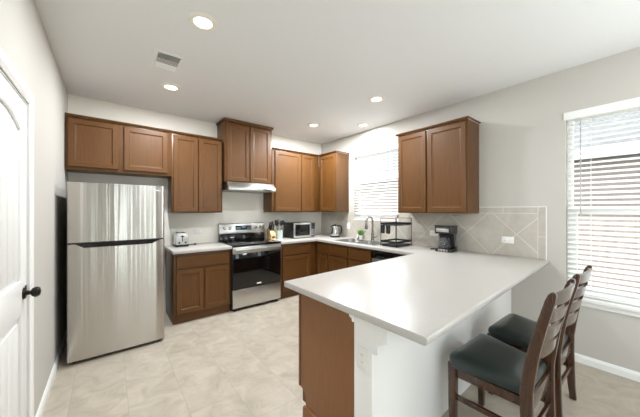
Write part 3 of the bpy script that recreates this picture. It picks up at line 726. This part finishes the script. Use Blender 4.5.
# potted plant and sponge holder
r = thing('potted_plant', 'small green grass plant in a white pot behind the sink', 'plant', (3.72, -1.135, ZC)); r.scale = (1.15, 1.15, 1.1)
MB().lathe([(0.024, 0), (0.026, 0.004), (0.034, 0.06), (0.03, 0.06), (0.028, 0.05)], n=24).build('pot', 'ceramic', r, smooth=True)
MB().lathe([(0.0285, 0.045), (0.0285, 0.052)], n=20).build('soil', 'soil', r)
m = MB()
for i in range(150):
    a = random.uniform(0, 2*PI); q = random.uniform(0, 0.024); ln = random.uniform(0.06, 0.11); sp = random.uniform(0.1, 0.55)
    x, y = q*math.cos(a), q*math.sin(a); dx, dy = math.cos(a)*sp*ln, math.sin(a)*sp*ln; wd = 0.0022
    px, py = -math.sin(a)*wd, math.cos(a)*wd
    v = [m.bm.verts.new(p) for p in ((x-px, y-py, 0.05), (x+px, y+py, 0.05), (x+dx*0.5+px, y+dy*0.5+py, 0.05+ln*0.6), (x+dx*0.5-px, y+dy*0.5-py, 0.05+ln*0.6), (x+dx, y+dy, 0.05+ln))]
    m.bm.faces.new(v[:4]); m.bm.faces.new((v[3], v[2], v[4]))
m.build('foliage', 'leaf', r)
r = thing('sponge_holder', 'white sponge holder on the rim between the sink bowls', 'sponge holder', (3.35, -1.4075, 0.9202), 0.5)
MB().prism(rrect(-0.045, 0.045, -0.028, 0.028, 0.012), 0.0, 0.006, 'z').build('tray', 'ceramic', r, bev=0.002)
MB().box(-0.045, 0.045, 0.014, 0.020, 0.0062, 0.045).build('holder', 'ceramic', r, bev=0.002)
r = thing('scrub_brush', 'round grey and white dish scrubber standing in the sponge holder', 'scrubber', (3.352, -1.411, 0.9265), 0.5)
Mq = Matrix.Translation((0, -0.006, 0.0562)) @ Matrix.Rotation(PI/2, 4, 'X')
MB().lathe([(0.050, -0.006), (0.054, 0.0), (0.050, 0.006)], M=Mq, n=24).build('head', 'ceramic', r, smooth=True)
MB().lathe([(0.032, 0.0061), (0.032, 0.012), (0.024, 0.014)], M=Mq, n=20).build('pad', 'plastic_grey', r, smooth=True)

# two-tier dish rack
rx0, rx1, ry0, ry1 = 3.315, 3.66, -2.14, -1.885
r = thing('dish_rack', 'black two-tier wire dish rack with wooden handles right of the sink', 'dish rack', ((rx0+rx1)/2, (ry0+ry1)/2, ZC))
for a in (rx0, rx1):
    for b in (ry0, ry1): MB().tube([(a, b, ZC), (a, b, 1.30)], 0.0045, 8).build('post', 'black_metal', r, smooth=True, world=True)
def tier(name, z0, z1, band):
    m = MB()
    for z, h in ((z0, 0.004), (z1, band)):
        m.box(rx0-0.004, rx1+0.004, ry0-0.004, ry0+0.004, z-h, z+h); m.box(rx0-0.004, rx1+0.004, ry1-0.004, ry1+0.004, z-h, z+h)
        m.box(rx0-0.004, rx0+0.004, ry0, ry1, z-h, z+h); m.box(rx1-0.004, rx1+0.004, ry0, ry1, z-h, z+h)
    for i in range(1, 14): a = rx0+(rx1-rx0)*i/14; m.tube([(a, ry0, z0), (a, ry1, z0)], 0.0022, 6)
    for i in range(1, 4): b = ry0+(ry1-ry0)*i/4; m.tube([(rx0, b, z0-0.002), (rx1, b, z0-0.002)], 0.0022, 6)
    m.build(name, 'black_metal', r, world=True)
tier('lower_basket', 0.935, 0.982, 0.012); tier('upper_shelf', 1.205, 1.225, 0.011)
MB().box(rx0+0.01, rx1-0.01, ry0+0.01, ry1-0.01, ZC+0.001, ZC+0.012).build('drip_tray', 'black_plastic', r, bev=0.003, world=True)
for a in (rx0, rx1):
    MB().tube([(a, ry0+0.005, 1.298), (a, ry1-0.005, 1.298)], 0.006, 10).build('wooden_handle', 'handle_wood', r, smooth=True, world=True)['label'] = 'wooden rail handle'
for k, (b, lab) in enumerate(((-1.945, 'black utensil cup hanging under the upper rack shelf, nearer the faucet'), (-2.035, 'black utensil cup hanging under the upper rack shelf, farther from the faucet'))):
    c = thing('utensil_cup', lab, 'cup', (rx0-0.035, b, 1.095), 0, 'cups on the dish rack')
    MB().lathe([(0.024, 0.0), (0.028, 0.004), (0.031, 0.11), (0.0285, 0.11), (0.026, 0.008), (0.0005, 0.007)], n=22).build('cup', 'black_plastic', c, smooth=True)
    MB().tube([(0.030, 0, 0.10), (0.031, 0, 0.128), (0.0315, 0, 0.142), (0.04, 0, 0.142)], 0.0025, 6).build('hook', 'black_metal', c)

# coffee maker (local front is -y)
r = thing('coffee_maker', 'black drip coffee maker with glass carafe under the right wall cabinet', 'coffee maker', (3.585, -2.665, ZC), -math.radians(82)); r.scale = (1.06, 1.06, 1.0)
MB().prism(rrect(-0.09, 0.09, -0.12, 0.10, 0.02), 0, 0.035, 'z').build('base', 'black_plastic', r, bev=0.004)
MB().prism(rrect(-0.09, 0.09, 0.015, 0.10, 0.015), 0.0352, 0.215, 'z').build('column', 'black_plastic', r, bev=0.004)
MB().prism(rrect(-0.095, 0.095, -0.115, 0.10, 0.02), 0.2152, 0.30, 'z').build('head', 'black_plastic', r, bev=0.006)
MB().prism(rrect(-0.097, 0.097, -0.117, 0.102, 0.02), 0.3002, 0.312, 'z').build('lid', 'black_gloss', r, bev=0.003)
MB().box(-0.075, 0.06, -0.1175, -0.1152, 0.235, 0.275).build('front_plate', 'steel', r, bev=0.001)
MB().box(-0.05, 0.05, -0.1215, -0.1202, 0.008, 0.03).build('control_panel', 'steel', r, bev=0.0005)
for a in (-0.03, 0.0, 0.03): MB().lathe([(0.008, 0), (0.007, 0.004)], M=Matrix.Translation((a, -0.1216, 0.019)) @ Matrix.Rotation(PI/2, 4, 'X'), n=12).build('button', 'black_plastic', r)
MB().box(0.0905, 0.092, 0.03, 0.06, 0.06, 0.20).build('water_gauge', 'plastic_grey', r)
cf = MB().lathe([(0.05, 0.0355), (0.062, 0.05), (0.066, 0.09), (0.055, 0.15), (0.046, 0.165), (0.048, 0.172)], c=(-0.008, -0.052, 0), n=28, cap=False).build('carafe', 'carafe_glass', r, smooth=True)
MB().lathe([(0.047, 0.165), (0.05, 0.168), (0.05, 0.182), (0.03, 0.19)], c=(-0.008, -0.052, 0), n=24).build('carafe_lid', 'black_plastic', cf, smooth=True)
MB().tube([(0.030, -0.075, 0.170), (0.062, -0.11, 0.165), (0.07, -0.12, 0.12), (0.055, -0.10, 0.07)], 0.008, 10).build('carafe_handle', 'black_plastic', cf, smooth=True)
MB().tube([(-0.09, 0.02, 0.012), (-0.12, 0.0, 0.006), (-0.16, -0.03, 0.006), (-0.18, -0.01, 0.006), (-0.16, 0.04, 0.006), (-0.12, 0.08, 0.006)], 0.004, 8).build('power_cord', 'black_plastic', r, smooth=True)

# ------------------------------------------------------------------ outlets and switches (local: face -y, centre at origin)
def outlet(label, loc, rz, w, h, kind, cat='outlet', name='power_outlet'):
    r = thing(name, label, cat, loc, rz)
    MB().box(-w/2, w/2, -0.006, -0.0003, -h/2, h/2).build('cover_plate', 'plastic_white', r, bev=0.002)
    hor = w > h
    if kind == 'duplex':
        for q in (-1, 1):
            c = q*0.02
            cc = (c, 0) if hor else (0, c)
            f = MB().box(cc[0]-0.014, cc[0]+0.014, -0.0078, -0.0061, cc[1]-0.014, cc[1]+0.014).build('receptacle', 'plastic_white', r, bev=0.0006)
            m = MB()
            for a in (-0.006, 0.006):
                if hor: m.box(cc[0]-0.004, cc[0]+0.004, -0.0082, -0.0079, a-0.001, a+0.001)
                else: m.box(a-0.001, a+0.001, -0.0082, -0.0079, cc[1]-0.002, cc[1]+0.006)
            m.build('slot', 'dark_gap', f)
    else:
        for q in ((-0.023, 0.023) if w > 0.1 else (0,)):
            MB().box(q-0.016, q+0.016, -0.009, -0.0061, -0.032, 0.032).build('rocker', 'plastic_white', r, bev=0.001)
    return r
outlet('white double wall plate above the toaster on the back wall', (1.405, 0, 1.09), 0, 0.115, 0.075, 'duplex')
outlet('white wall switch plate between the kettle and the sink window', (B, -0.79, 1.12), -PI/2, 0.075, 0.115, 'rocker', 'switch', 'light_switch')
outlet('small white outlet on the tile just left of the coffee maker', (B, -2.41, 1.10), -PI/2, 0.115, 0.072, 'duplex')
outlet('white horizontal outlet on the diagonal tile at the end of the backsplash', (B, -3.245, 1.085), -PI/2, 0.115, 0.072, 'duplex')
outlet('white upright outlet on the white end of the peninsula', (1.40, -3.285, 0.645), -PI/2, 0.07, 0.115, 'duplex')

# ------------------------------------------------------------------ ceiling fixtures
for x, y, lab, pw in ((0.897, -2.219, 'round recessed ceiling light in front of the air vent, largest in view', 0.65),
                  (0.901, -0.946, 'round recessed ceiling light behind the air vent, toward the refrigerator cabinets', 0.9),
                  (2.901, -2.147, 'round recessed ceiling light in mid ceiling, nearest the cabinet above the coffee maker', 0.6),
                  (2.901, -0.892, 'round recessed ceiling light nearest the back corner cabinets', 1.6),
                  (3.511, -1.385, 'round recessed ceiling light directly above the sink window', 0.4)):
    r = thing('recessed_light', lab, 'ceiling light', (x, y, H), 0, 'recessed ceiling lights')
    m = MB().lathe([(0.098, -0.0005), (0.096, -0.006), (0.08, -0.012), (0.062, -0.011), (0.058, -0.0005)], n=36, cap=False); m.build('trim_ring', 'lamp_ring', r, smooth=True)
    MB().lathe([(0.0575, -0.0008), (0.0575, -0.006)], n=32).build('diffuser', 'lamp_glow', r)
    l = bpy.data.lights.new('lamp', 'AREA'); l.shape = 'DISK'; l.size = 0.13; l.energy = DOWN_W*pw; l.color = (0.94, 0.975, 1.0)
    o = bpy.data.objects.new('lamp', l); COL.objects.link(o); o.parent = r; o.location = (0, 0, -0.0125)
vx0, vx1, vy0, vy1 = 0.672, 0.90, -1.645, -1.315
r = thing('air_vent', 'white rectangular louvred air vent in the ceiling', 'vent', ((vx0+vx1)/2, (vy0+vy1)/2, H))
m = MB(); f = 0.03; z0 = H-0.008
for a, b, c, e in ((vx0, vx1, vy0, vy0+f), (vx0, vx1, vy1-f, vy1), (vx0, vx0+f, vy0+f, vy1-f), (vx1-f, vx1, vy0+f, vy1-f)): m.box(a, b, c, e, z0, H-0.0003)
m.build('frame', 'trim_white', r, bev=0.002, world=True)
MB().box(vx0+f, vx1-f, vy0+f, vy1-f, H-0.0022, H-0.0003).build('duct_backing', 'grey_side', r, world=True)
n = 12
for i in range(n):
    y = vy0+f+(vy1-vy0-2*f)*(i+0.5)/n; a = math.radians(48 if i < 4 else (-40 if i > 7 else 0))
    M_ = Matrix.Translation(((vx0+vx1)/2, y, H-0.0085)) @ Matrix.Rotation(a, 4, 'X')
    wd = 0.010 if abs(a) > 0 else 0.005
    MB().box(-(vx1-vx0)/2+f, (vx1-vx0)/2-f, -wd, wd, -0.0006, 0.0006, M=M_).build('louvre', 'trim_white', r, world=True)

# ------------------------------------------------------------------ dining chairs (origin on floor under seat centre, front +y)
def chair():
    r = thing('dining_chair', '', 'chair', (0, 0, 0), 0, 'dining chairs at the peninsula')
    HW = 0.215; F, Bk = 0.185, -0.195
    # seat cushion: tapered towards the back, domed
    m = MB(); bm = m.bm
    def outline(k, z):
        p = []
        a, b = 0.250*k, 0.208*k
        for cx_, cy_, s0 in ((a, 0.205*k, 0), (-a, 0.205*k, PI/2), (-b, -0.19*k, PI), (b, -0.19*k, 1.5*PI)):
            rr = 0.04
            ox = cx_ - math.copysign(rr, cx_); oy = cy_ - math.copysign(rr, cy_)
            p += arc((ox, oy), rr, s0, s0+PI/2, 5)
        return [bm.verts.new((x, y, z + 0.12*max(0, y+0.05)*(1 if z > 0.44 else 0))) for x, y in p]
    R = [outline(0.97, 0.4395), outline(0.998, 0.446), outline(1.0, 0.459), outline(0.985, 0.473), outline(0.945, 0.485), outline(0.87, 0.495), outline(0.72, 0.502), outline(0.45, 0.507)]
    n = len(R[0])
    for a, b in zip(R, R[1:]):
        for i in range(n): bm.faces.new((a[i], a[(i+1) % n], b[(i+1) % n], b[i]))
    bm.faces.new(R[0][::-1]); bm.faces.new(R[-1])
    m.build('seat', 'leather', r, smooth=True)
    # apron
    m = MB(); m.box(-HW+0.02, HW-0.02, F-0.008, F+0.012, 0.36, 0.464); m.box(-HW+0.03, HW-0.03, Bk-0.01, Bk+0.012, 0.36, 0.439)
    for s in (-1, 1): m.prism([(s*(HW+0.004), F-0.01), (s*(HW-0.018), F-0.01), (s*(HW-0.042), Bk), (s*(HW-0.020), Bk)], 0.375, 0.4275, 'z')
    m.build('apron', 'chair_wood', r, bev=0.002)
    for s in (-1, 1):
        x = s*(HW-0.004)
        MB().sweep([(x, F, 0), (x, F, 0.20), (x, F, 0.459)], [(0.017, 0.017), (0.021, 0.021), (0.023, 0.023)]).build('leg', 'chair_wood', r, bev=0.003)
        xr = s*(HW-0.008)
        ctr = [(0, -0.212), (0.1, -0.202), (0.22, -0.196), (0.36, -0.190), (0.48, -0.190), (0.58, -0.203), (0.7, -0.222), (0.85, -0.256), (0.97, -0.286), (1.0, -0.294), (1.014, -0.298)]
        hw = [0.018, 0.021, 0.024, 0.027, 0.028, 0.027, 0.025, 0.022, 0.020, 0.016, 0.008]
        MB().sweep([(xr + s*0.004*(z > 0.5), y, z) for z, y in ctr], [(0.014, h) for h in hw]).build('leg', 'chair_wood', r, bev=0.003)
        MB().prism([(s*(HW+0.004), F-0.02), (s*(HW-0.014), F-0.02), (s*(HW-0.030), Bk+0.022), (s*(HW-0.012), Bk+0.022)], 0.235, 0.265, 'z').build('stretcher', 'chair_wood', r, bev=0.002)
    MB().box(-HW+0.032, HW-0.032, Bk-0.014, Bk+0.004, 0.235, 0.262).build('stretcher', 'chair_wood', r, bev=0.002)
    # back slats, bowed backwards between the posts
    def yb(z):
        for (z0, y0), (z1, y1) in zip(ctr, ctr[1:]):
            if z0 <= z <= z1: return y0+(y1-y0)*(z-z0)/(z1-z0)
        return ctr[-1][1]
    for k, (z0, z1) in enumerate(((0.940, 1.0), (0.842, 0.908), (0.744, 0.812), (0.645, 0.718))):
        m = MB(); bm = m.bm; rings = []
        for i in range(13):
            t = -1+2*i/12; x = t*(HW-0.018); bow = -0.030*(1-t*t); up = (0.012*(1-t*t) if k == 0 else 0)
            rings.append([bm.verts.new(p) for p in ((x, yb(z0)+bow-0.009, z0), (x, yb(z0)+bow+0.009, z0), (x, yb(z1)+bow+0.009, z1+up), (x, yb(z1)+bow-0.009, z1+up))])
        for a, b in zip(rings, rings[1:]):
            for i in range(4): bm.faces.new((a[i], a[(i+1) % 4], b[(i+1) % 4], b[i]))
        bm.faces.new(rings[0][::-1]); bm.faces.new(rings[-1])
        m.build('back_slat', 'chair_wood', r, smooth=True)
    return r
c1 = chair(); c1.location = (2.27, -3.63, 0); c1.rotation_euler = (0, 0, -0.025)
c1['label'] = 'nearer dark wood dining chair with black padded seat at the peninsula'
dup(c1, (2.88, -3.640, 0), -0.025, 'farther dark wood dining chair with black padded seat, next to the window wall')

# ------------------------------------------------------------------ outside
GZ = -0.35
structure(MB().box(W+T, 40, -30, 30, GZ-0.1, GZ).build('ground', 'lawn'))
FX = 6.2
r = thing('wooden_fence', 'pinkish wooden board fence outside the dining window', 'fence', (FX, -2.5, GZ))
m = MB(); random.seed(2)
for i in range(66):
    y = -8.5+i*0.142; m.box(FX, FX+0.018, y, y+0.137, GZ+0.001, 1.30+random.uniform(-0.006, 0.006))
m.build('boards', 'fence_wood', r, world=True)
MB().box(FX+0.019, FX+0.06, -8.5, 0.9, 0.0, 0.09).build('rail', 'fence_wood', r, world=True)
MB().box(FX+0.019, FX+0.06, -8.5, 0.9, 1.05, 1.14).build('rail', 'fence_wood', r, world=True)
for i in range(5): MB().box(FX+0.061, FX+0.15, -8.4+2.3*i, -8.31+2.3*i, GZ+0.001, 1.25).build('post', 'fence_wood', r, world=True)
HX = 8.2
r = thing('neighbour_house', 'brick neighbouring house with grey roof seen through the blinds', 'house', (HX+2, -1, GZ))
MB().box(HX, HX+5, -9, 6.5, GZ+0.001, 2.55).build('wall', 'brick', r, world=True)
MB().prism([(HX-0.45, 2.45), (HX-0.45, 2.62), (HX+2.5, 4.4), (HX+5.45, 2.62), (HX+5.45, 2.45)], -9.4, 6.9, 'y').build('roof', 'shingle', r, world=True)
MB().box(HX-0.48, HX-0.451, -9.4, 6.9, 2.45, 2.64).build('fascia', 'trim_white', r, world=True)
for y in (-6.0,):
    w = MB().box(HX-0.04, HX-0.001, y, y+1.0, 0.9, 2.1).build('window', 'trim_white', r, world=True)
    MB().box(HX-0.045, HX-0.041, y+0.06, y+0.94, 0.96, 1.47).box(HX-0.045, HX-0.041, y+0.06, y+0.94, 1.53, 2.04).build('pane', 'display', w, world=True)
